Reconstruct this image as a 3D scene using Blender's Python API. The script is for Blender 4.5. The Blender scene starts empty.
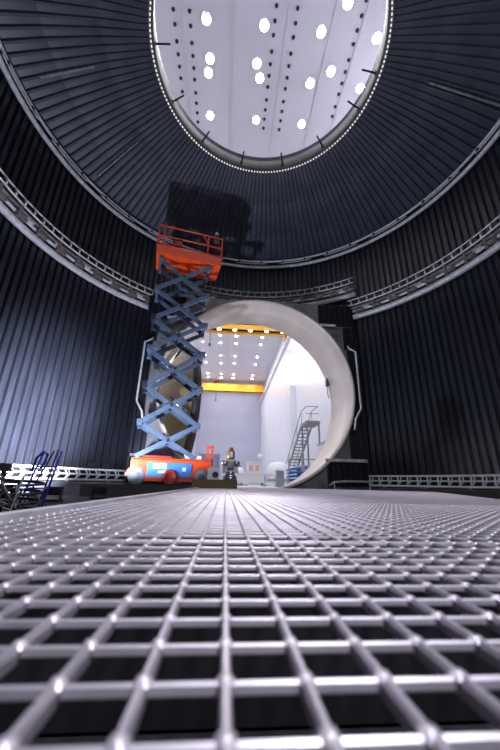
import bpy, math, random
from mathutils import Vector, Matrix
PI = math.pi
random.seed(7)
SC = bpy.context.scene
COL = SC.collection

# ------------------------------------------------------------------ camera
PITCH, YAW, ROLL = 0.3325, 0.0681, 0.020
cd = bpy.data.cameras.new('camera')
cam = bpy.data.objects.new('camera', cd); COL.objects.link(cam)
h_ = Vector((math.sin(YAW), math.cos(YAW), 0)); r0 = Vector((math.cos(YAW), -math.sin(YAW), 0)); z_ = Vector((0, 0, 1))
u0 = -h_*math.sin(PITCH) + z_*math.cos(PITCH)
fw = h_*math.cos(PITCH) + z_*math.sin(PITCH)
rt = r0*math.cos(ROLL) + u0*math.sin(ROLL)
up = -r0*math.sin(ROLL) + u0*math.cos(ROLL)
cam.matrix_world = Matrix(((rt.x, up.x, -fw.x, 0), (rt.y, up.y, -fw.y, 0), (rt.z, up.z, -fw.z, 0), (0, 0, 0, 1)))
cd.sensor_fit = 'VERTICAL'; cd.sensor_height = 36; cd.sensor_width = 24
cd.lens = 316/750*36
cd.clip_start = 0.01; cd.clip_end = 300
cd.dof.use_dof = True; cd.dof.focus_distance = 5.0; cd.dof.aperture_fstop = 4.2
SC.camera = cam
SC.view_settings.view_transform = 'Standard'
SC.view_settings.look = 'None'
SC.view_settings.gamma = 1
SC.view_settings.use_curve_mapping = False
SC.view_settings.exposure = 0.0
# ------------------------------------------------------------------ world and lamps
wd = bpy.data.worlds.new('world'); SC.world = wd; wd.use_nodes = True
wd.node_tree.nodes['Background'].inputs[0].default_value = (0.5, 0.55, 0.8, 1)
wd.node_tree.nodes['Background'].inputs[1].default_value = 0.02
LAMP_STRENGTH = 335.0        # the round ceiling lamps of the hall
def spot(name, loc, target, power, col, size, radius=0.15, blend=0.6):
    l = bpy.data.lights.new(name, 'SPOT'); l.energy = power; l.color = col
    l.spot_size = size; l.spot_blend = blend; l.shadow_soft_size = radius
    o = bpy.data.objects.new(name, l); COL.objects.link(o); o.location = loc
    o.rotation_euler = (Vector(target)-Vector(loc)).to_track_quat('-Z', 'Y').to_euler()
    return o
def point(name, loc, power, col, radius=0.1):
    l = bpy.data.lights.new(name, 'POINT'); l.energy = power; l.color = col; l.shadow_soft_size = radius
    o = bpy.data.objects.new(name, l); COL.objects.link(o); o.location = loc; return o
spot('floodlight_beam', (-2.35, 6.55, 0.02), (-2.35, 6.75, 2.0), 1000, (0.72, 0.79, 1.0), 2.95, 0.06, 0.3)
spot('added_wall_spot', (-2.7, 5.6, 0.05), (-4.75, 7.45, 1.2), 11500, (0.82, 0.85, 1.0), 1.25, 0.08, 1.0)  # spot added to brighten the lower left wall
point('rear_fill_light', (0.9, -0.3, 3.0), 520, (0.86, 0.88, 1.0), 0.25)  # added fill behind the camera, without a fixture

# ------------------------------------------------------------------ materials
def mat(name, col, rough=0.5, metal=0.0, var=0.12, scale=6.0, bump=0.0, spec=0.5, stretch=None, coat=0.0):
    m = bpy.data.materials.new(name); m.use_nodes = True
    nt = m.node_tree; b = nt.nodes['Principled BSDF']
    b.inputs['Roughness'].default_value = rough; b.inputs['Metallic'].default_value = metal
    b.inputs['Specular IOR Level'].default_value = spec
    b.inputs['Coat Weight'].default_value = coat
    tc = nt.nodes.new('ShaderNodeTexCoord'); n = nt.nodes.new('ShaderNodeTexNoise')
    n.inputs['Scale'].default_value = scale; n.inputs['Detail'].default_value = 5
    src = tc.outputs['Object']
    if stretch:
        mp = nt.nodes.new('ShaderNodeMapping'); mp.inputs['Scale'].default_value = stretch
        nt.links.new(src, mp.inputs['Vector']); src = mp.outputs['Vector']
    nt.links.new(src, n.inputs['Vector'])
    r = nt.nodes.new('ShaderNodeValToRGB')
    a = tuple(max(0, c*(1-var)) for c in col)+(1,); c2 = tuple(min(1, c*(1+var)) for c in col)+(1,)
    r.color_ramp.elements[0].position = 0.3; r.color_ramp.elements[1].position = 0.7
    r.color_ramp.elements[0].color = a; r.color_ramp.elements[1].color = c2
    nt.links.new(n.outputs['Fac'], r.inputs['Fac']); nt.links.new(r.outputs['Color'], b.inputs['Base Color'])
    if bump:
        bp = nt.nodes.new('ShaderNodeBump'); bp.inputs['Strength'].default_value = bump; bp.inputs['Distance'].default_value = 0.02
        nt.links.new(n.outputs['Fac'], bp.inputs['Height']); nt.links.new(bp.outputs['Normal'], b.inputs['Normal'])
    return m
def emit(name, col, s):
    m = bpy.data.materials.new(name); m.use_nodes = True; nt = m.node_tree
    nt.nodes.remove(nt.nodes['Principled BSDF'])
    e = nt.nodes.new('ShaderNodeEmission'); e.inputs[0].default_value = col+(1,); e.inputs[1].default_value = s
    nt.links.new(e.outputs[0], nt.nodes['Material Output'].inputs[0]); return m
M = dict(
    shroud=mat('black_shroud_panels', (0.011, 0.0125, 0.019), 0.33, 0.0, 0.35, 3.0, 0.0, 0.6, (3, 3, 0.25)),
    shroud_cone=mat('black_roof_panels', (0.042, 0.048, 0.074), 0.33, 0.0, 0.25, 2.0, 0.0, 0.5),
    black=mat('black_paint', (0.014, 0.014, 0.018), 0.45, 0, 0.3, 5),
    dark=mat('dark_steel', (0.045, 0.042, 0.045), 0.55, 0.3, 0.3, 4),
    kerb=mat('blue_grey_kerb', (0.20, 0.21, 0.25), 0.45, 0.1, 0.3, 4),
    pit=mat('dark_pit_floor', (0.018, 0.016, 0.020), 0.8, 0, 0.4, 3),
    brown=mat('dark_brown_kerb', (0.07, 0.06, 0.055), 0.6, 0.1, 0.35, 5),
    pipe=mat('pale_pipe', (0.60, 0.59, 0.62), 0.38, 0.2, 0.2, 8),
    tray=mat('galvanised_tray', (0.66, 0.64, 0.65), 0.4, 0.2, 0.3, 9),
    traydark=mat('weathered_bracket', (0.20, 0.18, 0.17), 0.5, 0.4, 0.4, 9),
    collar=mat('brushed_collar', (0.74, 0.65, 0.58), 0.40, 0.15, 0.12, 1.4, 0.02),
    rimband=mat('rim_band', (0.085, 0.078, 0.075), 0.75, 0.0, 0.25, 3),
    plate=mat('grey_end_plate', (0.22, 0.21, 0.21), 0.6, 0.2, 0.3, 3),
    hatch=mat('tan_hatch', (0.36, 0.26, 0.13), 0.42, 0.0, 0.25, 1.2, 0.03),
    hatchrim=mat('hatch_rim', (0.07, 0.068, 0.07), 0.4, 0.5, 0.2, 2),
    grate=mat('galvanised_grating', (0.56, 0.51, 0.565), 0.37, 0.6, 0.15, 14),
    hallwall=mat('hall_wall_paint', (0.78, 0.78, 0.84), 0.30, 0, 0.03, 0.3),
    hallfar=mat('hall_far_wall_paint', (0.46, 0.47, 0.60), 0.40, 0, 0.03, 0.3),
    hallceil=mat('hall_ceiling_panels', (0.60, 0.58, 0.63), 0.6, 0, 0.03, 0.4),
    hallfloor=mat('hall_floor', (0.62, 0.60, 0.62), 0.35, 0, 0.05, 0.8),
    white=mat('white_enamel', (0.78, 0.78, 0.80), 0.4, 0, 0.04, 3),
    grey=mat('grey_enamel', (0.33, 0.34, 0.38), 0.45, 0, 0.1, 3),
    stair=mat('stair_grey', (0.20, 0.205, 0.23), 0.5, 0, 0.1, 3),
    door=mat('blue_grey_door', (0.20, 0.22, 0.30), 0.5, 0, 0.1, 1),
    pink=mat('pinkish_window', (0.70, 0.42, 0.40), 0.3, 0, 0.1, 3),
    yellow=mat('crane_yellow', (0.86, 0.42, 0.015), 0.45, 0, 0.08, 0.7),
    orange=mat('lift_orange', (0.86, 0.085, 0.012), 0.42, 0, 0.10, 4, 0, 0.4),
    rail=mat('lift_red_rail', (0.72, 0.075, 0.03), 0.42, 0, 0.1, 6),
    red=mat('dark_red', (0.36, 0.02, 0.012), 0.45, 0, 0.2, 6),
    arm=mat('scissor_blue_grey', (0.085, 0.128, 0.20), 0.38, 0.1, 0.18, 5),
    armdark=mat('pivot_dark', (0.03, 0.033, 0.045), 0.45, 0.4, 0.2, 6),
    blue=mat('panel_blue', (0.05, 0.21, 0.62), 0.4, 0, 0.15, 5),
    blueframe=mat('blue_tube', (0.02, 0.045, 0.42), 0.4, 0, 0.15, 8),
    bluewrap=mat('blue_wrap', (0.03, 0.20, 0.80), 0.4, 0, 0.2, 4),
    tyre=mat('grey_tyre', (0.25, 0.27, 0.31), 0.6, 0, 0.15, 6),
    olive=mat('olive_block', (0.15, 0.10, 0.045), 0.75, 0, 0.25, 9, 0.1),
    silver=mat('silver', (0.55, 0.55, 0.60), 0.25, 0.8, 0.2, 6),
    amber=mat('amber_brown', (0.30, 0.16, 0.05), 0.35, 0.3, 0.25, 8),
    lamp=emit('lamp_glow', (0.95, 0.96, 1.0), LAMP_STRENGTH),
    crane_lamp=emit('crane_lamp_glow', (1.0, 0.93, 0.75), 18.0),
    glowing_stud=emit('stud_added_glow', (0.95, 0.95, 1.0), 0.9),  # glow added so the rim studs show bright
    redlamp=emit('red_lamp_glow', (1.0, 0.02, 0.01), 1.0),
)

# ------------------------------------------------------------------ mesh helpers
class MB:
    def __init__(s): s.v = []; s.f = []; s.sm = []
    def add(s, vs, fs, smooth=False):
        n = len(s.v); s.v += [tuple(p) for p in vs]
        s.f += [tuple(i+n for i in f) for f in fs]; s.sm += [smooth]*len(fs); return s
    def box(s, c, d, rz=0, mtx=None):
        x, y, z = d[0]/2, d[1]/2, d[2]/2
        R = mtx if mtx is not None else Matrix.Rotation(rz, 3, 'Z'); c = Vector(c)
        vs = [c + R @ Vector((sx*x, sy*y, sz*z)) for sx in (-1, 1) for sy in (-1, 1) for sz in (-1, 1)]
        return s.add(vs, [(0, 1, 3, 2), (4, 6, 7, 5), (0, 4, 5, 1), (2, 3, 7, 6), (0, 2, 6, 4), (1, 5, 7, 3)])
    def beam(s, a, b, w, h, upv=(0, 0, 1)):
        a, b = Vector(a), Vector(b); d = (b-a); L = d.length; d.normalize()
        sd = d.cross(Vector(upv))
        if sd.length < 1e-4: sd = d.cross(Vector((1, 0, 0)))
        sd.normalize(); u = sd.cross(d).normalized()
        R = Matrix((d, sd, u)).transposed()
        return s.box((a+b)/2, (L, w, h), mtx=R)
    def tube(s, pts, r, n=8, closed=False, caps=True):
        pts = [Vector(p) for p in pts]; k = len(pts); ring = []
        ref = None; vs = []
        for i, p in enumerate(pts):
            a = pts[(i-1) % k] if (closed or i > 0) else p
            b = pts[(i+1) % k] if (closed or i < k-1) else p
            t = (b-a).normalized()
            if ref is None:
                ref = Vector((0, 0, 1)) if abs(t.z) < 0.9 else Vector((1, 0, 0))
            nrm = (ref - t*ref.dot(t))
            if nrm.length < 1e-5: nrm = t.orthogonal()
            nrm.normalize(); ref = nrm; bn = t.cross(nrm)
            for j in range(n):
                an = 2*PI*(j+0.5)/n
                vs.append(p + (nrm*math.cos(an)+bn*math.sin(an))*r)
        fs = []
        m = k if closed else k-1
        for i in range(m):
            for j in range(n):
                i2 = (i+1) % k
                fs.append((i*n+j, i*n+(j+1) % n, i2*n+(j+1) % n, i2*n+j))
        s.add(vs, fs, True)
        if caps and not closed:
            b0 = len(s.v)-k*n
            s.f.append(tuple(b0+j for j in range(n))[::-1]); s.sm.append(False)
            s.f.append(tuple(b0+(k-1)*n+j for j in range(n))); s.sm.append(False)
        return s
    def lathe(s, prof, mtx=None, n=32, smooth=True):     # prof: (r, z) about local z
        vs = []; k = len(prof)
        for j in range(n):
            a = 2*PI*j/n
            for r, z in prof:
                p = Vector((r*math.cos(a), r*math.sin(a), z)); vs.append(mtx @ p if mtx is not None else p)
        fs = []
        for j in range(n):
            for i in range(k-1):
                j2 = (j+1) % n
                fs.append((j*k+i, j2*k+i, j2*k+i+1, j*k+i+1))
        return s.add(vs, fs, smooth)
    def ball(s, c, r, n=10, sq=1.0):
        prof = [(max(1e-4, r*math.sin(PI*i/6)), -r*sq*math.cos(PI*i/6)) for i in range(7)]
        return s.lathe(prof, Matrix.Translation(c), n)
    def build(s, name, m, parent=None, loc=None, origin=True):
        me = bpy.data.meshes.new(name)
        off = Vector((0, 0, 0))
        if parent is None and loc is None and origin and s.v:
            xs, ys, zs = zip(*s.v); off = Vector(((min(xs)+max(xs))/2, (min(ys)+max(ys))/2, min(zs)))
        me.from_pydata([tuple(Vector(p)-off) for p in s.v], [], s.f); me.update()
        me.polygons.foreach_set('use_smooth', s.sm)
        me.materials.append(m)
        o = bpy.data.objects.new(name, me); COL.objects.link(o)
        if parent is not None: o.parent = parent
        o.location = loc if loc is not None else off
        return o
def tag(o, label, cat, group=None, kind=None):
    if label: o['label'] = label
    if cat: o['category'] = cat
    if group: o['group'] = group
    if kind: o['kind'] = kind
    return o
def thing(name, label, cat, loc=(0, 0, 0), rz=0, group=None):
    o = bpy.data.objects.new(name, None); COL.objects.link(o); o.empty_display_size = 0.2
    o.location = loc; o.rotation_euler = (0, 0, rz); return tag(o, label, cat, group)
def struct(name, mb, m):
    o = mb.build(name, m, None, (0, 0, 0)); o['kind'] = 'structure'; return o
def copy_tree(o, parent=None):
    c = o.copy(); COL.objects.link(c)
    if parent is not None: c.parent = parent
    for ch in list(o.children): copy_tree(ch, c)
    return c
ORD = ['first', 'second', 'third', 'fourth', 'fifth', 'sixth', 'seventh', 'eighth', 'ninth', 'tenth', 'eleventh', 'twelfth', 'thirteenth', 'fourteenth']
def T(v, rx=0, ry=0, rz=0):
    return Matrix.Translation(v) @ Matrix.Rotation(rz, 4, 'Z') @ Matrix.Rotation(ry, 4, 'Y') @ Matrix.Rotation(rx, 4, 'X')

# ------------------------------------------------------------------ place constants
R = 6.2; CX, CY = 0.67, 5.14            # the round chamber
ZF = -0.32                              # pit floor
ZG = -0.09                              # grating top
Z2 = 9.08; ZO = 10.46; RO = 2.94        # upper ring, roof opening
HH = 20.0; HX0, HX1 = -6.6, 7.4; HY0, HY1 = -4.0, 69.5; ZH = -0.10
PX = 0.72; PHW = 3.58; PZT = 6.2        # portal surround
def pol(a, r, z): return Vector((CX + r*math.sin(a), CY + r*math.cos(a), z))    # a = angle from +Y towards +X
AL = -math.asin((PHW-0.05+CX-PX)/R); AR = math.asin((PHW-0.05+PX-CX)/R)

# ------------------------------------------------------------------ structure: chamber
NP = 196
def ribbed_wall(a0, a1, z0, z1):
    mb = MB(); n = max(1, round((a1-a0)/(2*PI/NP))); st = (a1-a0)/n
    prof = []
    for i in range(n):
        for t, d in ((0.0, 0.0), (0.04, 0.080), (0.08, 0.097), (0.15, 0.097), (0.20, 0.068), (0.80, 0.060), (0.88, 0.0)):
            prof.append((a0+(i+t)*st, R-d))
    prof.append((a1, R))
    vs = []; fs = []
    for a, r in prof: vs += [pol(a, r, z0), pol(a, r, z1)]
    for i in range(len(prof)-1): fs.append((2*i, 2*i+2, 2*i+3, 2*i+1))
    k = len(vs)
    for a, r in prof: vs += [pol(a, R+0.25, z0), pol(a, R+0.25, z1)]
    for i in range(len(prof)-1):
        fs.append((k+2*i, k+2*i+1, k+2*i+3, k+2*i+2))
        fs.append((2*i, k+2*i, k+2*i+2, 2*i+2)); fs.append((2*i+1, 2*i+3, k+2*i+3, k+2*i+1))
    for e in (0, len(prof)-1): fs.append((2*e, 2*e+1, k+2*e+1, k+2*e))
    return mb.add(vs, fs)
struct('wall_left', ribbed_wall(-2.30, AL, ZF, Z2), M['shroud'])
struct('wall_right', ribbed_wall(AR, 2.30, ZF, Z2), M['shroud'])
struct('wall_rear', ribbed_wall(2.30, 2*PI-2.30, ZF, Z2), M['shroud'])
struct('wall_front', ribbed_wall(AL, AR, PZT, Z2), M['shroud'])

# ribbed conical roof with a round opening
def roof():
    NC = 160; mb = MB(); vs = []; fs = []
    rows = [(0.0, R-0.02, Z2), (0.30, None, None), (0.65, None, None), (1.0, RO, ZO)]
    rr = []
    for t, r, z in rows:
        bulge = 0.10*math.sin(PI*t)
        rr.append((R-0.02+(RO-R+0.02)*t, Z2+(ZO-Z2)*t+bulge))
    prof = []
    for i in range(NC):
        for t, d in ((0.0, 0.0), (0.52, 0.15), (0.60, 1.2), (0.80, 1.2), (0.88, 0.0)): prof.append((2*PI*(i+t)/NC, d))
    K = len(prof)
    for (r, z) in rr:
        for a, d in prof: vs.append(pol(a, r-0.03*d*r/R, z-0.06*d*r/R))
    for q in range(len(rr)-1):
        for i in range(K):
            j = (i+1) % K; fs.append((q*K+i, (q+1)*K+i, (q+1)*K+j, q*K+j))
    mb.add(vs, fs)
    vs = []; fs = []; n = 96
    for (r, z) in rr + [(RO, ZO+0.55), (RO+0.12, ZO+0.55), (R+0.25, Z2+0.3), (R+0.25, Z2)]:
        for i in range(n): vs.append(pol(2*PI*i/n, r+(0.1 if z < ZO+0.2 and r < R else 0), z+(0.08 if z < ZO+0.2 and r < R else 0)))
    kk = len(vs)//n
    for q in range(3, kk-1):
        for i in range(n):
            j = (i+1) % n; fs.append((q*n+i, (q+1)*n+i, (q+1)*n+j, q*n+j))
    mb.add(vs, fs)
    return mb
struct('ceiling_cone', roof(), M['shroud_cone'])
# pale rim of the opening, with its upstand and the row of little studs with an added glow
rim = MB()
rim.lathe([(RO+0.09, ZO-0.10), (RO-0.02, ZO-0.08), (RO-0.03, ZO+0.02), (RO+0.0, ZO+0.38), (RO+0.10, ZO+0.44)], T((CX, CY, 0)), 128)
struct('trim_1', rim, M['rimband'])
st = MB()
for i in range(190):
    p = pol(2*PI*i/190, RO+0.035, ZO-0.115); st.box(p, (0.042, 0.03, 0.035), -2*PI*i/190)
struct('trim_2', st, M['glowing_stud'])
# notched black band where roof meets wall
nb = MB()
for i in range(168):
    a = 2*PI*(i+0.5)/168; nb.box(pol(a, R-0.16, Z2+0.13), (0.13, 0.14, 0.05), -a)
struct('trim_3', nb, M['black'])
# narrow paler seam strips on the roof
def seam(a, r0_, r1_):
    def zz(r): return Z2+(ZO-Z2)*(R-r)/(R-RO)+0.10*math.sin(PI*(R-r)/(R-RO))-0.07
    m = MB(); return m.beam(pol(a, r0_, zz(r0_)), pol(a, r1_, zz(r1_)), 0.05, 0.05)
sm = MB()
for a, r0_, r1_ in ((-1.09, 5.8, 4.3), (-1.54, 5.6, 4.4), (1.62, 5.9, 4.2)):
    m2 = seam(a, r0_, r1_); sm.add(m2.v, m2.f)
struct('trim_4', sm, M['traydark'])

# pit floor, ledge ring and decks
fl = MB(); fl.lathe([(0.001, ZF), (R+0.3, ZF)], T((CX, CY, 0)), 64); struct('floor', fl, M['pit'])
def ledge(a0, a1):
    m = MB(); n = 60; vs = []; fs = []
    prof = [(R-0.02, ZF), (R-0.45, ZF), (R-0.45, -0.05), (R-0.42, -0.02), (R-0.02, -0.02)]
    k = len(prof)
    for i in range(n+1):
        a = a0+(a1-a0)*i/n
        for r, z in prof: vs.append(pol(a, r, z))
    for i in range(n):
        for j in range(k):
            j2 = (j+1) % k; fs.append((i*k+j, i*k+j2, (i+1)*k+j2, (i+1)*k+j))
    fs.append(tuple(range(k))); fs.append(tuple(n*k+j for j in range(k))[::-1])
    return m.add(vs, fs)
struct('trim_5', ledge(-2.2, AL+0.02), M['kerb'])
struct('trim_6', ledge(AR-0.02, 2.2), M['brown'])
dk = MB(); dk.box((-1.90, 8.78, (ZF-0.07)/2), (2.66, 2.0, -ZF-0.07)); struct('floor_deck', dk, M['dark'])

# ------------------------------------------------------------------ structure: portal surround and collar tunnel
YP = 9.86; RC0, RC1 = 3.13, 3.20; C0 = (0.91, 9.62, 2.95); C1 = (0.60, 11.15, 2.82)
def surround():
    m = MB(); n = 96; vs = []; fs = []
    X0, X1, Z0, Z1 = PX-PHW, PX+PHW, ZF, PZT
    for y in (YP, YP+0.12):
        for i in range(n):
            a = 2*PI*i/n; c, s_ = math.cos(a), math.sin(a)
            vs.append((C0[0]+(RC0+0.02)*c, y, C0[2]+(RC0+0.02)*s_))
            tx = ((X1-C0[0])/c if c > 0 else (X0-C0[0])/c) if abs(c) > 1e-6 else 1e9
            tz = ((Z1-C0[2])/s_ if s_ > 0 else (Z0-C0[2])/s_) if abs(s_) > 1e-6 else 1e9
            t = max(min(tx, tz), RC0+0.04)
            vs.append((C0[0]+t*c, y, C0[2]+t*s_))
    for q in (0, 1):
        for i in range(n):
            j = (i+1) % n; b = q*2*n
            fs.append((b+2*i, b+2*i+1, b+2*j+1, b+2*j))
    for i in range(n):
        j = (i+1) % n
        fs.append((2*i+1, 2*n+2*i+1, 2*n+2*j+1, 2*j+1))
    m.add(vs, fs)
    for sx in (-1, 1): m.box((PX+sx*(PHW-0.03), YP+0.32, (Z0+Z1)/2), (0.08, 0.5, Z1-Z0))
    m.box((PX, YP+0.90, Z1+0.03), (2*PHW, 1.70, 0.08))
    return m
struct('wall_portal', surround(), M['plate'])
def tunnel():
    m = MB(); n = 96; vs = []; fs = []
    rows = [(C0, RC0+0.07, 0.05), (C0, RC0+0.05, 0.0), (C0, RC0-0.02, 0.0), (C0, RC0-0.04, 0.04), (C1, RC1-0.02, 0), (C1, RC1+0.1, 0), (C1, RC1+0.1, 0.03), (C0, RC0+0.07, 0.05)]
    for c, r, dy in rows:
        for i in range(n):
            a = 2*PI*i/n; vs.append((c[0]+r*math.cos(a), c[1]+dy, c[2]+r*math.sin(a)))
    for q in range(len(rows)-1):
        for i in range(n):
            j = (i+1) % n; fs.append((q*n+i, q*n+j, (q+1)*n+j, (q+1)*n+i))
    return m.add(vs, fs, True)
o = struct('trim_7', tunnel(), M['collar'])
tf = MB(); tf.box((0.85, 10.3, -0.125), (1.5, 1.9, 0.05)); struct('floor_threshold', tf, M['hallfloor'])

# ------------------------------------------------------------------ structure: hall
hf = MB(); hf.box(((HX0+HX1)/2, (11.1+HY1)/2, ZH-0.1), (HX1-HX0, HY1-11.1, 0.2)); struct('floor_hall', hf, M['hallfloor'])
hc = MB(); hc.box(((HX0+HX1)/2, (HY0+HY1)/2, HH+0.1), (HX1-HX0+0.4, HY1-HY0+0.4, 0.2))
struct('ceiling_hall', hc, M['hallceil'])
hc = MB()
for x in (-4.9, -2.9, -0.55, 1.95, 4.0, 5.4): hc.box((x, (HY0+HY1)/2, HH-0.02), (0.05, HY1-HY0, 0.04))
struct('trim_8', hc, M['hallceil'])
m = MB(); m.box((HX1+0.1, (HY0+HY1)/2, HH/2), (0.2, HY1-HY0, HH+0.4)); struct('wall_hall_right', m, M['hallwall'])
m = MB(); m.box((HX0-0.1, (HY0+HY1)/2, HH/2), (0.2, HY1-HY0, HH+0.4)); struct('wall_hall_left', m, M['hallwall'])
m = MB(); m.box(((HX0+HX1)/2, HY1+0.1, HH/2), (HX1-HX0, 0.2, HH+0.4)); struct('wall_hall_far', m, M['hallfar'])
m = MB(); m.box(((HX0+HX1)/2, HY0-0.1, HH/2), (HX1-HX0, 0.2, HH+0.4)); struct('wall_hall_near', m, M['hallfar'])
m = MB(); m.box((-3.6, HY1-0.06, 2.9), (4.1, 0.12, 6.0)); m.box((-1.45, HY1-0.1, 2.95), (0.15, 0.2, 6.1)); m.box((-5.7, HY1-0.1, 2.95), (0.15, 0.2, 6.1))
struct('door_1', m, M['door'])
m = MB(); m.box((7.1, 34.0, 5.2), (0.6, 1.2, 10.6)); struct('trim_9', m, M['hallwall'])
for sx, nm in ((HX0+0.2, 'trim_10'), (HX1-0.2, 'trim_11')):
    m = MB(); m.box((sx, 40, 17.575), (0.35, 58, 0.35)); struct(nm, m, M['hallwall'])

# ------------------------------------------------------------------ hall ceiling lamps
LX = [-6.1, -4.18, -1.74, 0.92, 3.58, 5.6]
def make_lamp():
    t = thing('ceiling_lamp', 'x', 'lamp', (0, 0, HH))
    a = MB(); a.lathe([(0.185, -0.075), (0.20, -0.08), (0.22, -0.02), (0.22, -0.002)], None, 20); a.build('housing', M['white'], t)
    a = MB(); a.lathe([(0.001, -0.07), (0.188, -0.07)], None, 20); a.build('diffuser', M['lamp'], t)
    return t
lamp0 = make_lamp(); first = [True]
def put_lamp(x, y, label, group):
    o = lamp0 if first[0] else copy_tree(lamp0)
    first[0] = False
    o.location = (x, y, HH); o['label'] = label; o['group'] = group
cols_o = [-1.74, 0.92, 3.58, 6.26]; rows_o = [7.44, 8.46, 9.88, 10.46, 12.46]
nth = ['first', 'second', 'third', 'fourth']
for ri, y in enumerate(rows_o):
    for ci, x in enumerate(cols_o):
        if y == 9.88 and ci == 3: continue
        if y == 7.44:
            if ci != 3: continue
            x = 4.48; 
            put_lamp(x, y, 'round hall ceiling lamp by itself near the top of the roof opening', 'ceiling lamps above the roof opening'); continue
        xx = x if y != 9.88 else (-1.64, 0.70, 4.5)[ci]
        put_lamp(xx, y, 'ceiling lamp above the roof opening, %s from left, %s row from lower rim' % (nth[ci], ORD[len(rows_o)-1-ri]), 'ceiling lamps above the roof opening')
rows_p = [40.9, 43.4, 48.4, 51.8, 57.7, 59.8]
for ri, y in enumerate(rows_p):
    for ci, x in enumerate((-4.17, -1.59, 0.75, 4.45)):
        put_lamp(x, y, 'far hall ceiling lamp, %s from left, %s row beyond near yellow crane' % (ORD[ci], ORD[ri]), 'ceiling lamps seen through the portal')
for hr, y in enumerate((1.0, 17, 24, 31, 66)):
    for ci, x in enumerate((-4.17, -1.2, 1.8, 5.0)):
        put_lamp(x, y, 'hall ceiling lamp hidden from the lens, %s row, %s from left' % (ORD[hr], ORD[ci]), 'ceiling lamps out of sight')

# little black sprinkler-like nozzles in double rows
def make_nozzle():
    a = MB(); a.lathe([(0.001, -0.09), (0.055, -0.09), (0.075, -0.05), (0.085, -0.001)], None, 10)
    return a.build('ceiling_nozzle', M['black'], None, (0, 0, HH))
noz0 = make_nozzle(); tag(noz0, 'x', 'nozzle', 'black nozzles in the hall ceiling'); nf = True
ny = [7.3+i*0.487 for i in range(4)] + [9.36+i*0.487 for i in range(4)] + [11.42+i*0.487 for i in range(4)]
for ci, x in enumerate((-3.20, -2.48, 1.38, 2.33, 5.24)):
    for ri, y in enumerate(ny):
        if ci == 0 and ri > 8: continue
        if ci == 4 and y > 12.2: continue
        o = noz0 if nf else noz0.copy()
        if not nf: COL.objects.link(o)
        nf = False
        o.location = (x, y, HH)
        o['label'] = 'small black ceiling nozzle, %s line from left, %s up from lower rim' % (ORD[ci], ORD[len(ny)-1-ri])
        o['group'] = 'black nozzles in the hall ceiling'
# inward pegs on the rim of the opening
for i, a in enumerate((-2.15, -1.61, -1.16, -0.70, -0.20, 0.30, 0.79, 1.27, 1.57)):
    m = MB(); m.tube([pol(a, RO-0.05, ZO+0.08), pol(a, RO-0.40, ZO+0.16)], 0.026, 6); m.box(pol(a, RO-0.055, ZO+0.08), (0.08, 0.03, 0.10), -a)
    o = m.build('rim_peg', M['black'])
    tag(o, 'short black peg on the roof opening rim, %s along from the left' % ORD[i], 'peg', 'black pegs around the roof opening')

# ------------------------------------------------------------------ ring pipes and cable trays of the chamber
def arc(a0, a1, r, z, n=None):
    n = n or max(6, int(abs(a1-a0)*14))
    return [pol(a0+(a1-a0)*i/n, r, z) - Vector((CX, CY, 0)) for i in range(n+1)]
def ring_parts(t, name, a0, a1, r, z, rad, m, wob=0):
    mb = MB(); mb.tube(arc(a0, a1, r, z), rad, 10); return mb.build(name, m, t)
def spread_copies(t, name, mb, m, a0, a1, step):
    p = mb.build(name, m, t); n = int(abs(a1-a0)/step)
    for i in range(n+1):
        o = p if i == 0 else p.copy()
        if i: COL.objects.link(o)
        o.rotation_euler = (0, 0, -(a0+(a1-a0)*(i+0.5)/(n+1)))
def tray_ring(name, label, a0, a1, z, dr=0.0):
    t = thing(name, label, 'cable tray', (CX, CY, 0), 0, 'cable trays around the chamber wall')
    ring_parts(t, 'main_pipe', a0, a1, 6.02-dr, z+0.06, 0.095, M['pipe'])
    ring_parts(t, 'conduit', a0, a1, 5.98-dr, z+0.27, 0.045, M['pipe'])
    ring_parts(t, 'conduit', a0, a1, 5.90-dr, z+0.36, 0.035, M['traydark'])
    ring_parts(t, 'conduit', a0, a1, 6.02-dr, z+0.43, 0.045, M['tray'])
    ring_parts(t, 'tray_rail', a0, a1, 5.86-dr, z+0.47, 0.026, M['tray'])
    ring_parts(t, 'tray_rail', a0, a1, 5.92-dr, z+0.72, 0.022, M['tray'])
    rg = MB(); rg.tube([(0, 5.86-dr, z+0.47), (0, 5.84-dr, z+0.58), (0, 5.92-dr, z+0.72)], 0.024, 6)
    spread_copies(t, 'rung', rg, M['tray'], a0, a1, 0.050)
    bk = MB(); bk.box((0, 6.0-dr, z+0.30), (0.07, 0.30, 0.36)); bk.box((0.12, 5.95-dr, z+0.22), (0.26, 0.16, 0.10))
    spread_copies(t, 'bracket', bk, M['traydark'], a0, a1, 0.105)
    sp = MB(); sp.box((0, 5.95-dr, z+0.33), (0.22, 0.10, 0.07))
    spread_copies(t, 'splice_box', sp, M['tray'], a0+0.03, a1-0.02, 0.16)
    return t
tray_ring('wall_cable_tray', 'pale pipe and ladder tray ring on the black wall left of the portal', -1.75, AL-0.02, 5.74)
tray_ring('wall_cable_tray', 'pale pipe and ladder tray ring on the black wall right of the portal', AR+0.03, 1.75, 5.74)
tray_ring('wall_cable_tray', 'raised pipe and ladder tray arc passing over the top of the portal', AL+0.12, AR+0.08, 6.66, 0.02)
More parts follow.
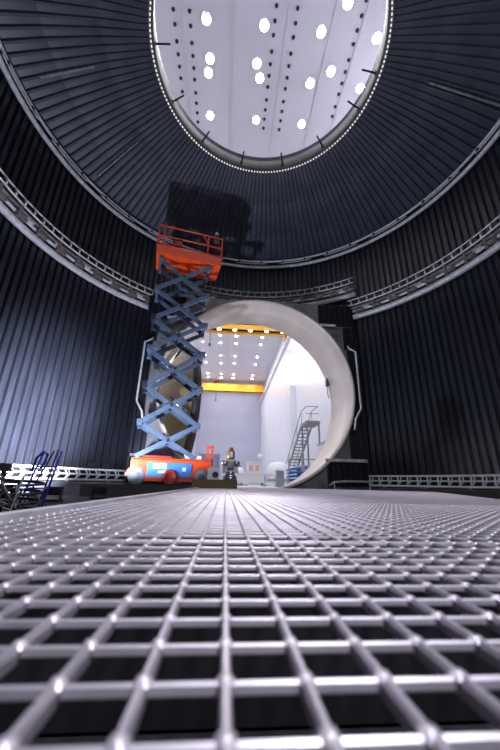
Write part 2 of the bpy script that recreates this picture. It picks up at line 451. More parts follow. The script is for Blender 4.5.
# upper ring pipes
t = thing('pipe_ring', 'pair of pale pipes running round the chamber where wall meets roof', 'pipe', (CX, CY, 0))
mb = MB(); mb.tube(arc(0, 2*PI, 6.01, 8.70, 120)[:-1], 0.065, 10, True); mb.build('lower_pipe', M['pipe'], t)
mb = MB(); mb.tube(arc(0, 2*PI, 6.01, 8.99, 120)[:-1], 0.045, 8, True); mb.build('upper_pipe', M['pipe'], t)
for i in range(11):
    a = -1.65+i*0.31
    mb = MB(); mb.tube(arc(a, a+0.22, 5.97, 8.85), 0.02, 6); mb.build('feed_pipe', M['pipe'], t)
cl = MB(); cl.box((0, 6.01, 8.84), (0.07, 0.10, 0.26))
spread_copies(t, 'clamp', cl, M['dark'], -2.0, 2.0, 0.155)

# low ladder-like manifold along the wall foot
def foot_rail(label, a0, a1):
    t = thing('wall_foot_manifold', label, 'pipe rack', (CX, CY, 0), 0, 'white ladder racks along the wall foot')
    ring_parts(t, 'rail', a0, a1, 5.98, 0.03, 0.030, M['white'])
    ring_parts(t, 'rail', a0, a1, 6.05, 0.30, 0.030, M['white'])
    ring_parts(t, 'conduit', a0, a1, 6.06, 0.17, 0.022, M['white'])
    rg = MB(); rg.tube([(0, 5.98, 0.03), (0.05, 5.95, 0.15), (0, 6.05, 0.30)], 0.022, 6)
    rg.tube([(0.04, 5.98, 0.06), (0.12, 5.96, 0.16), (0.10, 6.03, 0.26)], 0.016, 6)
    spread_copies(t, 'rung', rg, M['white'], a0, a1, 0.046)
    lg = MB(); lg.box((0, 6.0, 0.005), (0.05, 0.08, 0.06)); spread_copies(t, 'foot', lg, M['tray'], a0, a1, 0.2)
    return t
foot_rail('low white ladder-like pipe rack along the wall foot left of the portal', -1.75, AL-0.03)
foot_rail('low white ladder-like pipe rack along the wall foot right of the portal', AR+0.03, 1.75)
for k, a in enumerate((-0.800, -0.735)):
    m = MB(); m.box(pol(a, 6.10, 0.42), (0.26, 0.10, 0.13), -a); m.box(pol(a, 6.03, 0.42), (0.20, 0.05, 0.09), -a)
    tag(m.build('junction_box', M['black']), 'small black box on the wall above the white rack, %s one from the orange lift' % ('second', 'first')[k], 'box', 'black boxes on the lower wall')

# ------------------------------------------------------------------ black ribbed panels stepping round the portal
def ribbed_panel(x0, x1, z0, z1, y, label):
    t = thing('shroud_panel', label, 'panel', ((x0+x1)/2, y, z0), 0, 'black stepped panels framing the portal')
    w, hgt = x1-x0, z1-z0
    b = MB(); b.box((0, 0, hgt/2), (w, 0.06, hgt)); b.build('back_sheet', M['shroud'], t)
    n = max(2, int(w/0.17)); r_ = MB()
    for i in range(n):
        x = -w/2+(i+0.5)*w/n
        r_.add([(x-0.022, -0.03, 0), (x-0.022, -0.03, hgt), (x, -0.075, 0), (x, -0.075, hgt), (x+0.022, -0.03, 0), (x+0.022, -0.03, hgt)], [(0, 2, 3, 1), (2, 4, 5, 3), (0, 4, 2), (1, 3, 5)])
    r_.build('ribs', M['shroud'], t)
    return t
XR = PX+PHW
for sx, side in ((1, 'right'), (-1, 'left')):
    def xx(a, b):
        return (a, b) if sx > 0 else (2*PX-b, 2*PX-a)
    for (a, b, z0, z1, nm) in ((3.08, XR+0.03, 5.36, 6.18, 'wide black ribbed panel at the upper %s corner of the portal'), (3.93, XR+0.03, 4.47, 5.30, 'narrow black ribbed panel below the upper %s corner of the portal'),
                               (4.03, XR+0.03, 1.88, 4.44, 'tall thin black ribbed panel beside the %s side of the portal'), (3.86, XR+0.03, 0.80, 1.85, 'narrow black ribbed panel low beside the %s side of the portal'),
                               (3.08, XR+0.03, -0.02, 0.70, 'wide black ribbed panel at the lower %s corner of the portal')):
        x0, x1 = xx(a, b); ribbed_panel(x0, x1, z0, z1, YP-0.05, nm % side)
    for z, a, b in ((5.31, 3.05, 3.62), (0.75, 3.0, XR-0.02)):
        if z < 3 and sx < 0: continue
        x0, x1 = xx(a, b); m = MB(); m.beam((x0, YP-0.19, z), (x1, YP-0.19, z), 0.08, 0.055); m.beam((x0, YP-0.23, z-0.05), (x1, YP-0.23, z-0.05), 0.03, 0.03)
        tag(m.build('support_bar', M['tray']), 'pale horizontal bar across the %s %s corner of the portal' % ('upper' if z > 3 else 'lower', side), 'bar', 'pale bars at the portal corners')
    x0 = PX+sx*3.30; x1 = PX+sx*3.52
    m = MB(); m.tube([(x0, YP-0.17, 4.55), (x0, YP-0.22, 4.45), (x1, YP-0.24, 4.32), (x1, YP-0.24, 2.35), (x0+0.02*sx, YP-0.24, 2.02), (x0-0.02*sx, YP-0.2, 1.75), (x0-0.02*sx, YP-0.17, 1.68)], 0.035, 8)
    tag(m.build('bent_pipe', M['pipe']), 'thin pale bent pipe standing off the %s side of the portal' % side, 'pipe', 'bent pipes beside the portal')
m = MB(); m.tube([(3.0, 9.45, 0.0), (3.15, 9.45, 0.10), (3.5, 9.45, 0.13), (4.25, 9.45, 0.13), (4.3, 9.62, 0.13)], 0.03, 8); m.tube([(3.15, 9.45, 0.10), (3.15, 9.45, -0.32)], 0.02, 6); m.tube([(4.2, 9.45, 0.13), (4.2, 9.45, -0.32)], 0.02, 6)
tag(m.build('bent_pipe', M['pipe']), 'low pale pipe with a bent end at the lower right of the portal', 'pipe')
# little dark box with cables on the far edge of the tunnel
t = thing('wall_box', 'small dark box with hanging cables on the far edge of the portal tunnel', 'box', (3.69, 11.1, 3.55))
m = MB(); m.box((0.0, 0, 0.2), (0.10, 0.22, 0.42)); m.build('case', M['dark'], t)
m = MB(); m.tube([(-0.02, 0, 0.0), (-0.03, 0, -0.3), (0.02, 0, -0.5)], 0.014, 6); m.build('cable', M['black'], t)
m = MB(); m.tube([(-0.02, 0.05, 0.4), (-0.03, 0.05, 0.75)], 0.012, 6); m.build('cable', M['black'], t)

# ------------------------------------------------------------------ steel grating floor panels
def xr(y): return 2.55 if y < 2.95 else 2.55+(y-2.95)*0.52
ROWS = [(-0.65, 0.595), (0.605, 1.845), (1.855, 3.095), (3.105, 4.345), (4.355, 5.595), (5.605, 6.845), (6.855, 8.095), (8.105, 9.34)]
COLS = [(-0.50, 1.195), (1.205, 2.895), (2.905, 4.60), (4.61, 5.6)]
P = 0.0402; PY = 0.0387; BR = 0.0027
def bar_v(mb, x, y0, y1, zt, w, hgt):      # rounded-top bar along y
    pr = [(-w, -hgt), (-w, -0.003), (-w*0.5, 0), (w*0.5, 0), (w, -0.003), (w, -hgt)]
    vs = [(x+a, y, zt+b) for y in (y0, y1) for a, b in pr]
    k = len(pr); fs = [(i, i+1, k+i+1, k+i) for i in range(k-1)]+[(0, k, 2*k-1, k-1), tuple(range(k)), tuple(range(k, 2*k))[::-1]]
    mb.add(vs, fs, False)
def bar_h(mb, y, x0, x1, zt, w, hgt):
    pr = [(-w, -hgt), (-w, -0.004), (-w*0.6, -0.001), (0, 0), (w*0.6, -0.001), (w, -0.004), (w, -hgt)]
    vs = [(x, y+a, zt+b) for x in (x0, x1) for a, b in pr]
    k = len(pr); fs = [(i, k+i, k+i+1, i+1) for i in range(k-1)]+[(0, k-1, 2*k-1, k), tuple(range(k))[::-1], tuple(range(k, 2*k))]
    mb.add(vs, fs, False)
for ri, (y0, y1) in enumerate(ROWS):
    for ci, (x0, x1) in enumerate(COLS):
        if x0 > xr(y1)-0.15: continue
        cx = (x0+min(x1, xr(y1)))/2; cy = (y0+y1)/2
        t = thing('floor_grating', 'square-mesh steel floor grating, %s row from the lens, %s panel from the lift side' % (ORD[ri], ORD[ci]), 'grating', (cx, cy, ZG-0.03), 0, 'steel grating panels of the chamber floor')
        lo, cr, nd = MB(), MB(), MB()
        xs = [0.0045+P*i for i in range(-20, 160) if x0+0.004 < P*i < x1-0.004]; xs = [x0+BR]+[x for x in xs if x-x0 > 0.02 and x1-x > 0.02]+[x1-BR]
        ys = [0.196+PY*i for i in range(-30, 250)]; ys = [y0+BR]+[y for y in ys if y-y0 > 0.02 and y1-y > 0.02]+[y1-BR]
        for x in xs:
            ya = y0
            if x > xr(y0): ya = max(y0, 2.95+(x-2.55)/0.52)
            if ya < y1-0.03: bar_v(lo, x-cx, ya-cy, y1-cy, 0.03, BR, 0.009)
        for y in ys:
            xe = min(x1, xr(y))
            if xe > x0+0.03: bar_h(cr, y-cy, x0-cx, xe-cx, 0.0285, BR*1.1, 0.0045)
        if ri < 2 and ci < 1 or (ri == 1 and ci == 1):
            for x in xs:
                for y in ys:
                    if abs(x) < 1.9*max(y, 0.15)+0.1 and y > 0.05:
                        vx, vy = x-cx, y-cy; q = 0.0042
                        nd.add([(vx-q, vy-q, 0.028), (vx+q, vy-q, 0.028), (vx+q, vy+q, 0.028), (vx-q, vy+q, 0.028), (vx-q*.5, vy-q*.5, 0.0309), (vx+q*.5, vy-q*.5, 0.0309), (vx+q*.5, vy+q*.5, 0.0309), (vx-q*.5, vy+q*.5, 0.0309)],
                               [(0, 1, 5, 4), (1, 2, 6, 5), (2, 3, 7, 6), (3, 0, 4, 7), (4, 5, 6, 7)], True)
        lo.add(nd.v, nd.f, True); lo.build('bearing_bars', M['grate'], t); cr.build('cross_bars', M['grate'], t)
# frames that carry the grating
m = MB(); m.beam((-0.53, -0.7, -0.21), (-0.53, 9.34, -0.21), 0.03, 0.22); m.beam((-0.53, -0.7, -0.086), (-0.53, 9.34, -0.086), 0.045, 0.016)
tag(m.build('edge_beam', M['pipe']), 'long steel edge beam along the lift side of the floor grating', 'beam')
m = MB(); a, b = (2.62, 2.90, -0.215), (5.75, 8.95, -0.215); m.beam(a, b, 0.06, 0.20)
tag(m.build('edge_beam', M['brown']), 'dark slanting edge beam along the far side of the floor grating', 'beam')
for i, y in enumerate((0.6, 1.85, 3.1, 4.35, 5.6, 6.85, 8.1)):
    m = MB(); m.beam((-0.51, y, -0.22), (xr(y)-0.02, y, -0.22), 0.07, 0.19)
    tag(m.build('support_beam', M['pit']), 'dark cross beam under the %s grating seam from the lens' % ORD[i], 'beam', 'beams under the grating')

# ------------------------------------------------------------------ scissor lift
LR = math.atan2(0.45, 1.95); LROOT = (-1.44, 8.62, -0.07)
lift = thing('scissor_lift', 'tall raised orange scissor lift with blue-grey arms in front of the portal', 'scissor lift', LROOT, LR)
def part(name, mb, m, par=lift): return mb.build(name, m, par)
ch = MB(); ch.box((0.03, 0, 0.38), (1.96, 0.76, 0.42)); ch.box((0, 0, 0.14), (1.20, 0.70, 0.10)); ch.box((0, 0, 0.61), (1.9, 0.62, 0.05))
for sx in (-1, 1): ch.box((0.03+sx*0.93, 0, 0.25), (0.10, 0.72, 0.18))
chassis = part('chassis', ch, M['orange'])
bp_ = MB(); bp_.box((-0.02, -0.39, 0.36), (1.06, 0.03, 0.34)); side = part('side_panel', bp_, M['blue'])
stk = MB(); stk.box((-0.26, -0.408, 0.44), (0.32, 0.008, 0.12)); stk.box((-0.20, -0.408, 0.31), (0.20, 0.008, 0.06)); stk.box((0.33, -0.408, 0.38), (0.09, 0.008, 0.09)); stk.build('sticker', M['white'], side)
for sx in (-1, 1):
    for sy in (-1, 1):
        w = MB(); R90 = T((sx*0.78, sy*0.36, 0.20), PI/2)
        w.lathe([(0.001, -0.07), (0.10, -0.07), (0.12, -0.05), (0.19, -0.05), (0.20, -0.03), (0.20, 0.03), (0.19, 0.05), (0.001, 0.05)], R90, 24)
        wh = part('wheel', w, M['tyre'])
        hb = MB(); hb.lathe([(0.001, 0.085 if sy < 0 else -0.085), (0.07, 0.08 if sy < 0 else -0.08), (0.085, 0.05 if sy < 0 else -0.05)], R90, 16); hb.build('hub', M['tyre' if sx < 0 else 'arm'], wh)
        ar = MB()
        for i in range(9):
            a0_, a1_ = PI*i/9, PI*(i+1)/9
            ar.beam((sx*0.78+0.235*math.cos(a0_), sy*0.385, 0.20+0.235*math.sin(a0_)), (sx*0.78+0.235*math.cos(a1_), sy*0.385, 0.20+0.235*math.sin(a1_)), 0.06, 0.035, (0, 1, 0))
        part('wheel_arch', ar, M['rail'])
pg = MB(); pg.lathe([(0.001, 0.03), (0.10, 0.03), (0.12, 0.06), (0.17, 0.06), (0.19, 0.0)], T((0.0, -0.40, 0.19), PI/2), 24); part('pothole_guard', pg, M['red'])
pt = MB()
for dx in (-0.05, 0.07): pt.beam((0.98+dx, -0.2, 0.5), (0.98+dx, -0.2, 1.02), 0.05, 0.05)
pt.box((0.99, -0.2, 0.98), (0.18, 0.07, 0.06)); pt.box((0.99, -0.2, 0.72), (0.17, 0.06, 0.05)); part('entry_ladder', pt, M['rail'])
tb = MB(); tb.box((-0.35, 0.0, 0.66), (0.7, 0.5, 0.08)); part('base_tray', tb, M['red'])
bx = MB(); bx.box((0.42, -0.12, 0.70), (0.16, 0.2, 0.16)); bx.box((0.66, -0.1, 0.68), (0.2, 0.3, 0.12)); part('battery_box', bx, M['white'])
ZL = [0.66, 1.50, 2.50, 3.54, 4.47, 5.45, 6.52]; JL, JR = -0.87, 0.60
for lv in range(6):
    za, zb = ZL[lv], ZL[lv+1]
    for sy in (-1, 1):
        yo, yi = sy*0.34, sy*0.25
        b = MB(); b.beam((JL, yo, za), (JR, yo, zb), 0.055, 0.115); part('scissor_arm', b, M['arm'])
        b = MB(); b.beam((JR, yi, za), (JL, yi, zb), 0.055, 0.115); part('scissor_arm', b, M['arm'])
    pv = MB(); pv.tube([((JL+JR)/2, -0.385, (za+zb)/2), ((JL+JR)/2, 0.385, (za+zb)/2)], 0.045, 10); part('pivot_pin', pv, M['armdark'])
    for x in (JL, JR):
        pv = MB(); pv.tube([(x, -0.385, zb), (x, 0.385, zb)], 0.05, 10)
        for sy in (-1, 1): pv.box((x, sy*0.30, zb), (0.13, 0.16, 0.15))
        part('end_joint', pv, M['armdark' if lv in (1, 3) and x < 0 else 'arm'])
for z0_, z1_, x0_, x1_ in ((1.62, 2.32, 0.50, -0.15), (3.66, 4.32, 0.45, -0.2)):
    c = MB(); mid = Vector(((x0_+x1_)/2, 0, (z0_+z1_)/2))
    c.tube([(x0_, 0, z0_), mid], 0.075, 12); cy_ = part('hydraulic_cylinder', c, M['arm'])
    c = MB(); c.tube([mid, (x1_, 0, z1_)], 0.042, 10); c.build('piston_rod', M['silver'], cy_)
ls = MB()
for i in range(9):
    s_ = i/8; ls.beam((0.0+0.5*s_, -0.22, 3.98-0.4*s_), (0.0+0.5*s_, 0.22, 3.98-0.4*s_), 0.04, 0.03)
part('cross_ties', ls, M['armdark'])
# platform
pf = MB(); pf.box((-0.04, 0, 6.65), (1.98, 0.86, 0.08)); pf.box((-0.04, 0, 6.59), (1.7, 0.1, 0.05)); plat = part('platform_deck', pf, M['orange'])
sk = MB()
for sy in (-1, 1): sk.box((-0.04, sy*0.42, 6.80), (1.98, 0.03, 0.24))
for sx in (-1, 1): sk.box((-0.04+sx*0.98, 0, 6.80), (0.03, 0.84, 0.24))
part('toe_board', sk, M['rail'])
for i in range(5):
    gr = MB(); gr.box((-0.84+i*0.4, 0, 6.60), (0.05, 0.80, 0.04)); part('deck_rib', gr, M['rail'])
X0, X1 = -1.03, 0.95
for zz, rr in ((6.92, 0.035), (7.28, 0.024), (7.66, 0.026)):
    tr = MB(); tr.tube([(X0, -0.42, zz), (X1, -0.42, zz), (X1, 0.42, zz), (X0, 0.42, zz)], rr, 8, True)
    part('guard_rail', tr, M['rail'])
for x in (X0, -0.87, 0.50, X1):
    for sy in (-1, 1):
        q = MB(); q.tube([(x, sy*0.42, 6.8), (x, sy*0.42, 7.66)], 0.024, 8)
        part('rail_post', q, M['rail'])
q = MB(); q.tube([(0.30, -0.42, 7.66), (0.50, -0.42, 7.36)], 0.02, 6); part('brace', q, M['rail'])
q = MB(); q.box((0.76, -0.36, 7.50), (0.18, 0.12, 0.16)); q.tube([(0.76, -0.36, 7.5), (0.76, -0.36, 7.82)], 0.02, 6); cb = part('control_box', q, M['dark'])
q = MB(); q.ball((0.76, -0.36, 7.86), 0.075, 12); q.build('beacon', M['grey'], cb)
q = MB(); q.lathe([(0.001, 0.04), (0.06, 0.03), (0.07, 0)], T((-0.42, -0.43, 7.10), PI/2), 14); q.box((-0.42, -0.40, 7.10), (0.20, 0.05, 0.18)); part('red_lamp', q, M['red'])

# ------------------------------------------------------------------ instrument and block on the grating
m = MB(); m.box((-0.20, 6.70, ZG+0.075), (0.88, 0.22, 0.15)); m.box((-0.20, 6.70, ZG+0.155), (0.86, 0.20, 0.015))
tag(m.build('kerb_block', M['olive']), 'olive-brown block lying on the grating beside the lift', 'block')
t = thing('survey_instrument', 'silver instrument with a brown top standing behind the olive-brown block', 'instrument', (0.10, 7.0, ZG))
m = MB()
for k in range(3):
    a = 2*PI*k/3+0.5; m.tube([(0.05*math.cos(a), 0.05*math.sin(a), 0.2), (0.14*math.cos(a), 0.14*math.sin(a), 0.0)], 0.02, 6)
m.build('tripod_foot', M['dark'], t)
m = MB(); m.lathe([(0.001, 0.14), (0.13, 0.14), (0.15, 0.18), (0.14, 0.24), (0.10, 0.27), (0.09, 0.30), (0.12, 0.33), (0.001, 0.34)], None, 20); m.build('base', M['silver'], t)
for sx in (-1, 1):
    m = MB(); m.box((sx*0.125, 0, 0.42), (0.08, 0.16, 0.24)); m.lathe([(0.001, 0.05), (0.06, 0.045), (0.075, 0.0), (0.075, -0.05)], T((sx*0.125, -0.06, 0.50), PI/2), 14); m.build('yoke_arm', M['silver'], t)
m = MB(); m.box((0, 0.01, 0.44), (0.16, 0.16, 0.18)); m.lathe([(0.001, 0.12), (0.05, 0.12), (0.065, 0.10), (0.065, 0.0)], T((0, -0.03, 0.44), PI/2), 16); m.build('telescope', M['grey'], t)
m = MB(); m.box((0, 0, 0.555), (0.16, 0.14, 0.05)); m.build('bridge', M['white'], t)
m = MB(); m.lathe([(0.001, 0.58), (0.07, 0.58), (0.085, 0.61), (0.085, 0.74), (0.07, 0.77), (0.05, 0.80), (0.045, 0.83), (0.001, 0.84)], None, 16); m.build('head', M['amber'], t)
m = MB(); m.box((0.01, -0.085, 0.68), (0.06, 0.02, 0.11)); m.build('display', M['white'], t)
t = thing('white_box', 'small white box with a round black hole beside the silver instrument', 'box', (-0.25, 7.0, ZG))
m = MB(); m.box((0, 0, 0.21), (0.24, 0.22, 0.36)); m.box((0, 0, 0.02), (0.28, 0.26, 0.04)); m.build('case', M['white'], t)
m = MB(); m.lathe([(0.001, 0.015), (0.05, 0.015), (0.062, 0.02), (0.066, -0.01)], T((0.04, -0.11, 0.26), PI/2), 16); m.build('lens', M['black'], t)

# ------------------------------------------------------------------ clutter by the left wall
t = thing('tripod_stand', 'black low tripod stand hung with tangled cables beside the left wall', 'stand', (-1.93, 3.12, ZF))
for k in range(3):
    a = 2*PI*k/3+0.3; m = MB(); m.tube([(0, 0, 0.22), (0.22*math.cos(a), 0.22*math.sin(a), 0.01)], 0.012, 6); m.build('leg', M['black'], t)
m = MB(); m.tube([(0, 0, 0.05), (-0.06, 0, 0.42)], 0.016, 8); m.box((-0.08, 0, 0.42), (0.14, 0.08, 0.07), 0.35); m.build('column', M['black'], t)
for k in range(6):
    m = MB(); a0_ = random.uniform(0, 6); pts = [(-0.05+0.16*math.cos(a0_+i*0.7)+random.uniform(-.05, .05), -0.02+0.12*math.sin(a0_+i*0.7), 0.05+0.05*i*random.random()) for i in range(9)]
    m.tube(pts, 0.011, 6); m.build('cable', M['black' if k % 2 else 'traydark'], t)
for fx, fy, lab in ((-2.35, 6.55, 'small black floodlight on the pit floor before the orange lift'), (-2.7, 5.55, 'small black floodlight added on the pit floor between blue frame and lift')):  # second fixture is made up to carry the added wall spot
    t = thing('floodlight', lab, 'lamp', (fx, fy, ZF), 0, 'floodlights on the pit floor')
    m = MB(); m.box((0, 0, 0.02), (0.26, 0.18, 0.04)); m.box((-0.12, 0, 0.12), (0.02, 0.05, 0.2)); m.box((0.12, 0, 0.12), (0.02, 0.05, 0.2)); m.build('bracket', M['black'], t)
    m = MB(); m.box((0, 0, 0.11), (0.22, 0.16, 0.02))
    for q in (-1, 1): m.box((q*0.105, 0, 0.16), (0.01, 0.16, 0.12)); m.box((0, q*0.075, 0.16), (0.22, 0.01, 0.12))
    m.build('head', M['black'], t)
    m = MB(); m.box((0, 0, 0.135), (0.19, 0.13, 0.01)); m.build('lens', M['crane_lamp'], t)
m = MB()
pts = [(-2.05+0.22*math.cos(i*0.9), 3.55+0.14*math.sin(i*0.9), ZF+0.03+0.012*i) for i in range(26)]
m.tube(pts, 0.014, 6); tag(m.build('cable_coil', M['black']), 'loose coil of black cable on the pit floor near the blue frame', 'cable')
m = MB(); m.box((-2.02, 3.75, ZF+0.11), (0.06, 0.06, 0.22)); m.box((-2.02, 3.75, ZF+0.01), (0.12, 0.12, 0.02))
tag(m.build('stub_post', M['plate']), 'short grey stub post on the pit floor before the blue frame', 'post')
t = thing('tube_trolley', 'blue tubular trolley frame with a curved handle near the left wall', 'trolley', (-2.3, 4.5, ZF))
for x0_, x1_, y in ((-0.23, -0.06, -0.1), (0.05, 0.16, -0.1)):
    m = MB(); m.tube([(x0_, y, 0.0), (x1_, y, 0.68)], 0.013, 8); m.build('upright', M['blueframe'], t)
for z, a, b in ((0.48, -0.12, 0.13), (0.22, -0.18, 0.09)):
    m = MB(); m.tube([(a, -0.1, z), (b, -0.1, z)], 0.011, 8); m.build('crossbar', M['blueframe'], t)
m = MB(); m.tube([(-0.16, -0.1, 0.42), (-0.13, -0.12, 0.58), (-0.06, -0.13, 0.66), (0.0, -0.12, 0.64), (-0.02, -0.1, 0.55), (-0.06, -0.1, 0.46)], 0.016, 8); m.build('handle', M['blueframe'], t)
for y in (0.12,):
    m = MB(); m.tube([(-0.30, y, 0.0), (-0.05, y, 0.70)], 0.011, 8); m.build('rear_upright', M['black'], t)
    m = MB(); m.tube([(-0.10, y, 0.0), (0.0, y, 0.72)], 0.011, 8); m.build('rear_upright', M['black'], t)
m = MB(); m.tube([(-0.23, -0.1, 0.03), (-0.30, 0.12, 0.03)], 0.011, 8); m.tube([(0.05, -0.1, 0.03), (-0.10, 0.12, 0.03)], 0.011, 8); m.build('base_bar', M['blueframe'], t)

# ------------------------------------------------------------------ the open round hatch beyond the portal
t = thing('round_hatch', 'big tan dished round hatch standing open behind the scissor lift', 'hatch', (-2.50, 13.6, ZH))
hm = T((0, 0, 2.95), 0, 0, math.radians(203)) @ Matrix.Rotation(PI/2, 4, 'Y')
prof = [(0.001, 0.80), (0.6, 0.76), (1.2, 0.62), (1.8, 0.40), (2.3, 0.14), (2.62, -0.10), (2.75, -0.16), (2.86, -0.16)]
m = MB(); m.lathe(prof, hm, 64); m.build('dish', M['hatch'], t)
m = MB(); m.lathe([(2.84, -0.10), (2.95, -0.12), (2.95, -0.40), (2.70, -0.42), (0.001, -0.42)], hm, 64); m.build('rim', M['hatchrim'], t)
m = MB(); m.lathe([(0.24, 0.0), (0.33, 0.0), (0.34, 0.12), (0.26, 0.15), (0.24, 0.10), (0.001, 0.09)], hm @ Matrix.Translation((1.05, 0.5, 0.62)), 24); m.build('dark_reflection', M['hatchrim'], t)  # dark ring modelled in place of a dark reflection on the dish
m = MB(); m.lathe([(0.001, 0.16), (0.2, 0.14), (0.28, 0.02)], hm @ Matrix.Translation((-0.3, 0.6, 0.68)), 20); m.build('bright_reflection', M['white'], t)  # white disc modelled in place of a bright reflection on the dish
for k in (-1, 1):
    m = MB(); m.beam((-0.15, k*1.2, 0.0), (-0.05, k*0.9, 0.75), 0.2, 0.2); m.box((-0.15, k*1.2, 0.04), (0.6, 0.4, 0.08)); m.build('cradle_leg', M['grey'], t)

# ------------------------------------------------------------------ hall contents
def crane(y, zb, hgt, label, lamps):
    t = thing('overhead_crane', label, 'crane', ((HX0+HX1)/2, y, zb), 0, 'yellow overhead cranes')
    L = HX1-HX0-0.9
    m = MB(); m.box((0, 0, hgt/2), (L, 0.5, hgt)); m.box((0, 0, 0.03), (L, 0.7, 0.06)); m.box((0, 0, hgt-0.03), (L, 0.7, 0.06)); m.build('girder', M['yellow'], t)
    m = MB(); m.box((0, 0.85, hgt/2), (L, 0.5, hgt)); m.build('girder', M['yellow'], t)
    for sx in (-1, 1):
        m = MB(); m.box((sx*(L/2+0.05), 0.8, 0.25), (0.4, 3.4, 0.5)); m.build('end_carriage', M['yellow'], t)
    for x in lamps:
        m = MB(); m.lathe([(0.001, -0.06), (0.2, -0.06), (0.24, 0.0)], Matrix.Translation((x, -0.1, 0)), 14); m.build('lamp', M['crane_lamp'], t)
    m = MB(); m.box((-3.0, 0.8, hgt+0.2), (1.4, 1.2, 0.4)); m.build('trolley', M['red'], t)
    m = MB(); m.tube([(-3.0, 0.8, hgt), (-3.0, 0.8, -1.6)], 0.04, 6); m.box((-3.0, 0.8, -1.7), (0.25, 0.25, 0.35)); m.build('hoist_hook', M['dark'], t)
    return t
crane(34.8, 17.75, 1.20, 'near yellow overhead crane girder across the hall', (-4.6, -1.9, 0.0, 1.9, 3.9, 5.9))
crane(62.0, 17.75, 1.55, 'far yellow overhead crane girder by the end wall', ())

# stair up the right wall
t = thing('steel_staircase', 'grey open steel staircase rising along the white hall wall', 'staircase', (5.68, 27.6, ZH))
sx0, sx1 = 0.0, 0.78
A_ = (3.6, 0.0); B_ = (-4.6, 4.35)
for x in (sx0, sx1):
    m = MB(); m.beam((x-0.2, A_[0], 0.1), (x-0.2, B_[0], B_[1]), 0.06, 0.24); m.build('stringer', M['stair'], t)
    m = MB(); m.tube([(x-0.2, A_[0], 1.05), (x-0.2, B_[0], B_[1]+1.0), (x-0.2, B_[0]-1.6, B_[1]+1.0)], 0.03, 6)
    for i in range(6):
        s_ = i/5; m.tube([(x-0.2, A_[0]+(B_[0]-A_[0])*s_, 0.1+(B_[1]-0.1)*s_), (x-0.2, A_[0]+(B_[0]-A_[0])*s_, 1.05+(B_[1]-0.05)*s_)], 0.02, 6)
    m.build('handrail', M['stair'], t)
for i in range(20):
    s_ = (i+0.5)/20
    m = MB(); m.box((sx0+0.19, A_[0]+(B_[0]-A_[0])*s_, 0.1+(B_[1]-0.1)*s_), (0.74, 0.28, 0.05)); m.build('tread', M['stair'], t)
m = MB(); m.box((0.22, B_[0]-0.85, B_[1]-0.12), (0.95, 1.7, 0.22)); m.build('landing', M['stair'], t)
for x, y in ((-0.2, B_[0]-1.6), (0.62, B_[0]-1.6), (-0.2, B_[0]-0.1)):
    m = MB(); m.box((x, y, B_[1]/2-0.1), (0.1, 0.1, B_[1]-0.2)); m.build('post', M['stair'], t)
m = MB(); m.tube([(-0.25, B_[0]-1.6, B_[1]+1.0), (0.66, B_[0]-1.6, B_[1]+1.0)], 0.03, 6); m.tube([(-0.25, B_[0]-1.6, B_[1]+0.5), (0.66, B_[0]-1.6, B_[1]+0.5)], 0.025, 6); m.build('landing_rail', M['stair'], t)

t = thing('equipment_cabinet', 'white equipment cabinet with two pinkish windows on the long white bench', 'cabinet', (1.72, 20.2, 0.636))
m = MB(); m.box((0, 0, 0.32), (0.86, 0.6, 0.64)); m.box((0, 0, 0.66), (0.92, 0.66, 0.05)); m.build('body', M['white'], t)
for x in (-0.2, 0.2):
    m = MB(); m.box((x, -0.31, 0.28), (0.24, 0.03, 0.34)); m.build('window_pane', M['pink'], t)
t = thing('work_bench', 'long low white bench with sloping ends on the hall floor', 'bench', (1.6, 20.2, ZH))
m = MB(); m.add([(-0.95, -0.5, 0.70), (1.15, -0.5, 0.70), (1.15, 0.5, 0.70), (-0.95, 0.5, 0.70), (-0.70, -0.45, 0.18), (0.75, -0.45, 0.18), (0.75, 0.45, 0.18), (-0.70, 0.45, 0.18)],
                [(0, 3, 2, 1), (0, 1, 5, 4), (1, 2, 6, 5), (2, 3, 7, 6), (3, 0, 4, 7), (4, 5, 6, 7)]); m.build('body', M['white'], t)
m = MB(); m.box((0.1, 0, 0.71), (2.2, 1.05, 0.05)); m.build('top', M['white'], t)
for x in (-0.6, 0.65):
    for y in (-0.35, 0.35):
        m = MB(); m.box((x, y, 0.10), (0.10, 0.10, 0.20)); m.build('leg', M['grey'], t)
t = thing('covered_machine', 'white domed covered machine in the hall behind the grey cabinet', 'machine', (3.62, 22.4, ZH))
m = MB(); m.lathe([(0.85, 0.0), (0.85, 0.8), (0.82, 1.1), (0.65, 1.4), (0.35, 1.55), (0.001, 1.6)], None, 28); m.build('cover', M['white'], t)
m = MB(); m.lathe([(0.87, 0.30), (0.89, 0.34), (0.89, 0.44), (0.87, 0.48)], None, 28); m.build('band', M['grey'], t)
t = thing('grey_cabinet', 'narrow grey cabinet on the hall floor before the domed machine', 'cabinet', (2.48, 15.0, ZH))
m = MB(); m.box((0, 0, 0.36), (0.32, 0.4, 0.66)); m.box((0, 0, 0.02), (0.28, 0.36, 0.04)); m.build('body', M['grey'], t)
m = MB(); m.box((0, 0, 0.71), (0.38, 0.46, 0.05)); m.build('top', M['white'], t)
t = thing('globe_post', 'thin white post with a round head behind the white cabinet', 'post', (2.35, 22.5, ZH))
m = MB(); m.tube([(0, 0, 0), (0, 0, 1.75)], 0.05, 8); m.lathe([(0.001, 0), (0.25, 0), (0.25, 0.05), (0.001, 0.08)], None, 14); m.build('pole', M['white'], t)
m = MB(); m.ball((0, 0, 1.9), 0.2, 14); m.build('globe', M['white'], t)
t = thing('wrapped_bundle', 'blue and white wrapped bundle on the hall floor right of the portal', 'bundle', (2.86, 13.2, ZH))
m = MB()
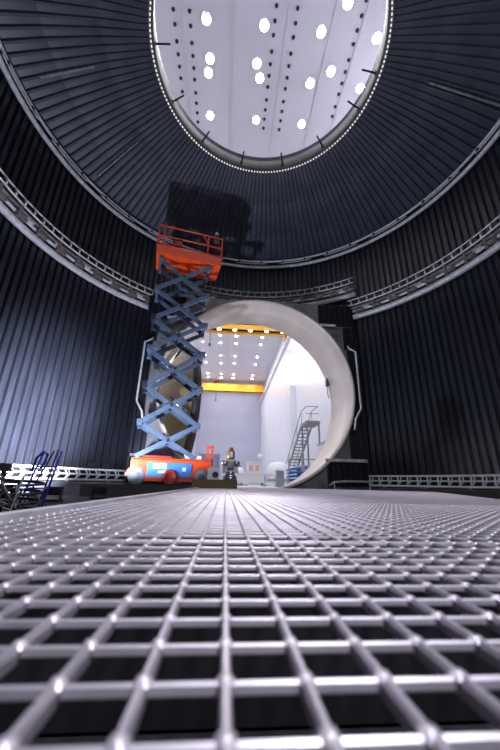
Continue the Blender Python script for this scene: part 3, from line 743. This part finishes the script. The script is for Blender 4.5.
for k in range(5):
    m.add([(-0.40, -0.3, 0.10+0.13*k), (0.40, -0.35, 0.14+0.15*k), (0.36, 0.3, 0.14+0.15*k), (-0.36, 0.3, 0.10+0.13*k), (-0.38, -0.28, 0.19+0.13*k), (0.34, -0.3, 0.22+0.15*k), (0.34, 0.3, 0.22+0.15*k), (-0.34, 0.3, 0.19+0.13*k)],
          [(0, 3, 2, 1), (4, 5, 6, 7), (0, 1, 5, 4), (1, 2, 6, 5), (2, 3, 7, 6), (3, 0, 4, 7)])
m.build('folds', M['bluewrap'], t)
m = MB(); m.box((0, 0, 0.05), (0.9, 0.7, 0.10)); m.build('pallet', M['white'], t)
m = MB(); m.box((0.25, -0.1, 0.48), (0.36, 0.42, 0.75), 0.3); m.build('white_sack', M['white'], t)
t = thing('guard_barrier', 'thin grey tube guard barrier before the blue bundle', 'barrier', (3.2, 12.8, ZH))
for x in (-0.72, -0.2, 0.75):
    m = MB(); m.tube([(x, 0, 0), (x, 0, 1.08)], 0.022, 8); m.build('post', M['grey'], t)
for z in (1.08, 0.6):
    m = MB(); m.tube([(-0.72, 0, z), (0.78, 0, z)], 0.018, 8); m.build('rail', M['grey'], t)
t = thing('storage_cabin', 'tall white storage cabin in front of the stair landing by the hall wall', 'cabin', (6.25, 17.6, ZH))
m = MB(); m.box((0, 0, 1.15), (1.7, 2.2, 2.3)); m.build('body', M['white'], t)
m = MB(); m.box((0, 0, 2.36), (1.8, 2.3, 0.12)); m.build('roof', M['grey'], t)
m = MB(); m.box((-0.88, -0.3, 1.05), (0.05, 0.9, 1.9)); m.build('door', M['grey'], t)
for i, (x, y, w, h2) in enumerate(((4.3, 24.0, 1.6, 1.1), (5.2, 27.0, 1.4, 1.4), (1.2, 27.5, 1.5, 0.9))):
    t = thing('equipment_case', ('low white case standing beside the domed machine', 'white case standing before the foot of the staircase', 'white case standing behind the long bench')[i], 'case', (x, y, ZH), 0, 'white cases on the hall floor')
    m = MB(); m.box((0, 0, 0.08+h2/2), (w, 0.9, h2)); m.build('body', M['white'], t)
    m = MB(); m.box((0, 0, 0.04), (w*0.9, 0.8, 0.08)); m.build('skid', M['grey'], t)
    m = MB(); m.box((0, -0.46, 0.1+h2*0.55), (w*0.4, 0.03, 0.06)); m.build('latch', M['grey'], t)
t = thing('gas_tank', 'short white upright tank behind the left end of the long bench', 'tank', (0.95, 22.3, ZH))
m = MB(); m.lathe([(0.30, 0.12), (0.32, 0.16), (0.32, 0.95), (0.24, 1.10), (0.10, 1.16), (0.001, 1.17)], None, 20); m.build('body', M['white'], t)
m = MB(); m.lathe([(0.001, 0.0), (0.25, 0.0), (0.25, 0.12), (0.30, 0.125)], None, 20); m.build('base', M['grey'], t)
m = MB(); m.lathe([(0.001, 1.30), (0.06, 1.29), (0.06, 1.16)], None, 12); m.build('valve', M['red'], t)
t = thing('tool_cart', 'white tool cart with a grey handle between bench and grey cabinet', 'cart', (2.35, 17.2, ZH))
for z in (0.16, 0.55):
    m = MB(); m.box((0, 0, z), (0.62, 0.45, 0.05)); m.build('shelf', M['white'], t)
for x in (-0.28, 0.28):
    for y in (-0.19, 0.19):
        m = MB(); m.box((x, y, 0.32), (0.03, 0.03, 0.55)); m.ball((x, y, 0.045), 0.045, 8); m.build('leg', M['grey'], t)
m = MB(); m.tube([(0.30, -0.18, 0.55), (0.40, -0.18, 0.80), (0.40, 0.18, 0.80), (0.30, 0.18, 0.55)], 0.018, 6); m.build('handle', M['grey'], t)
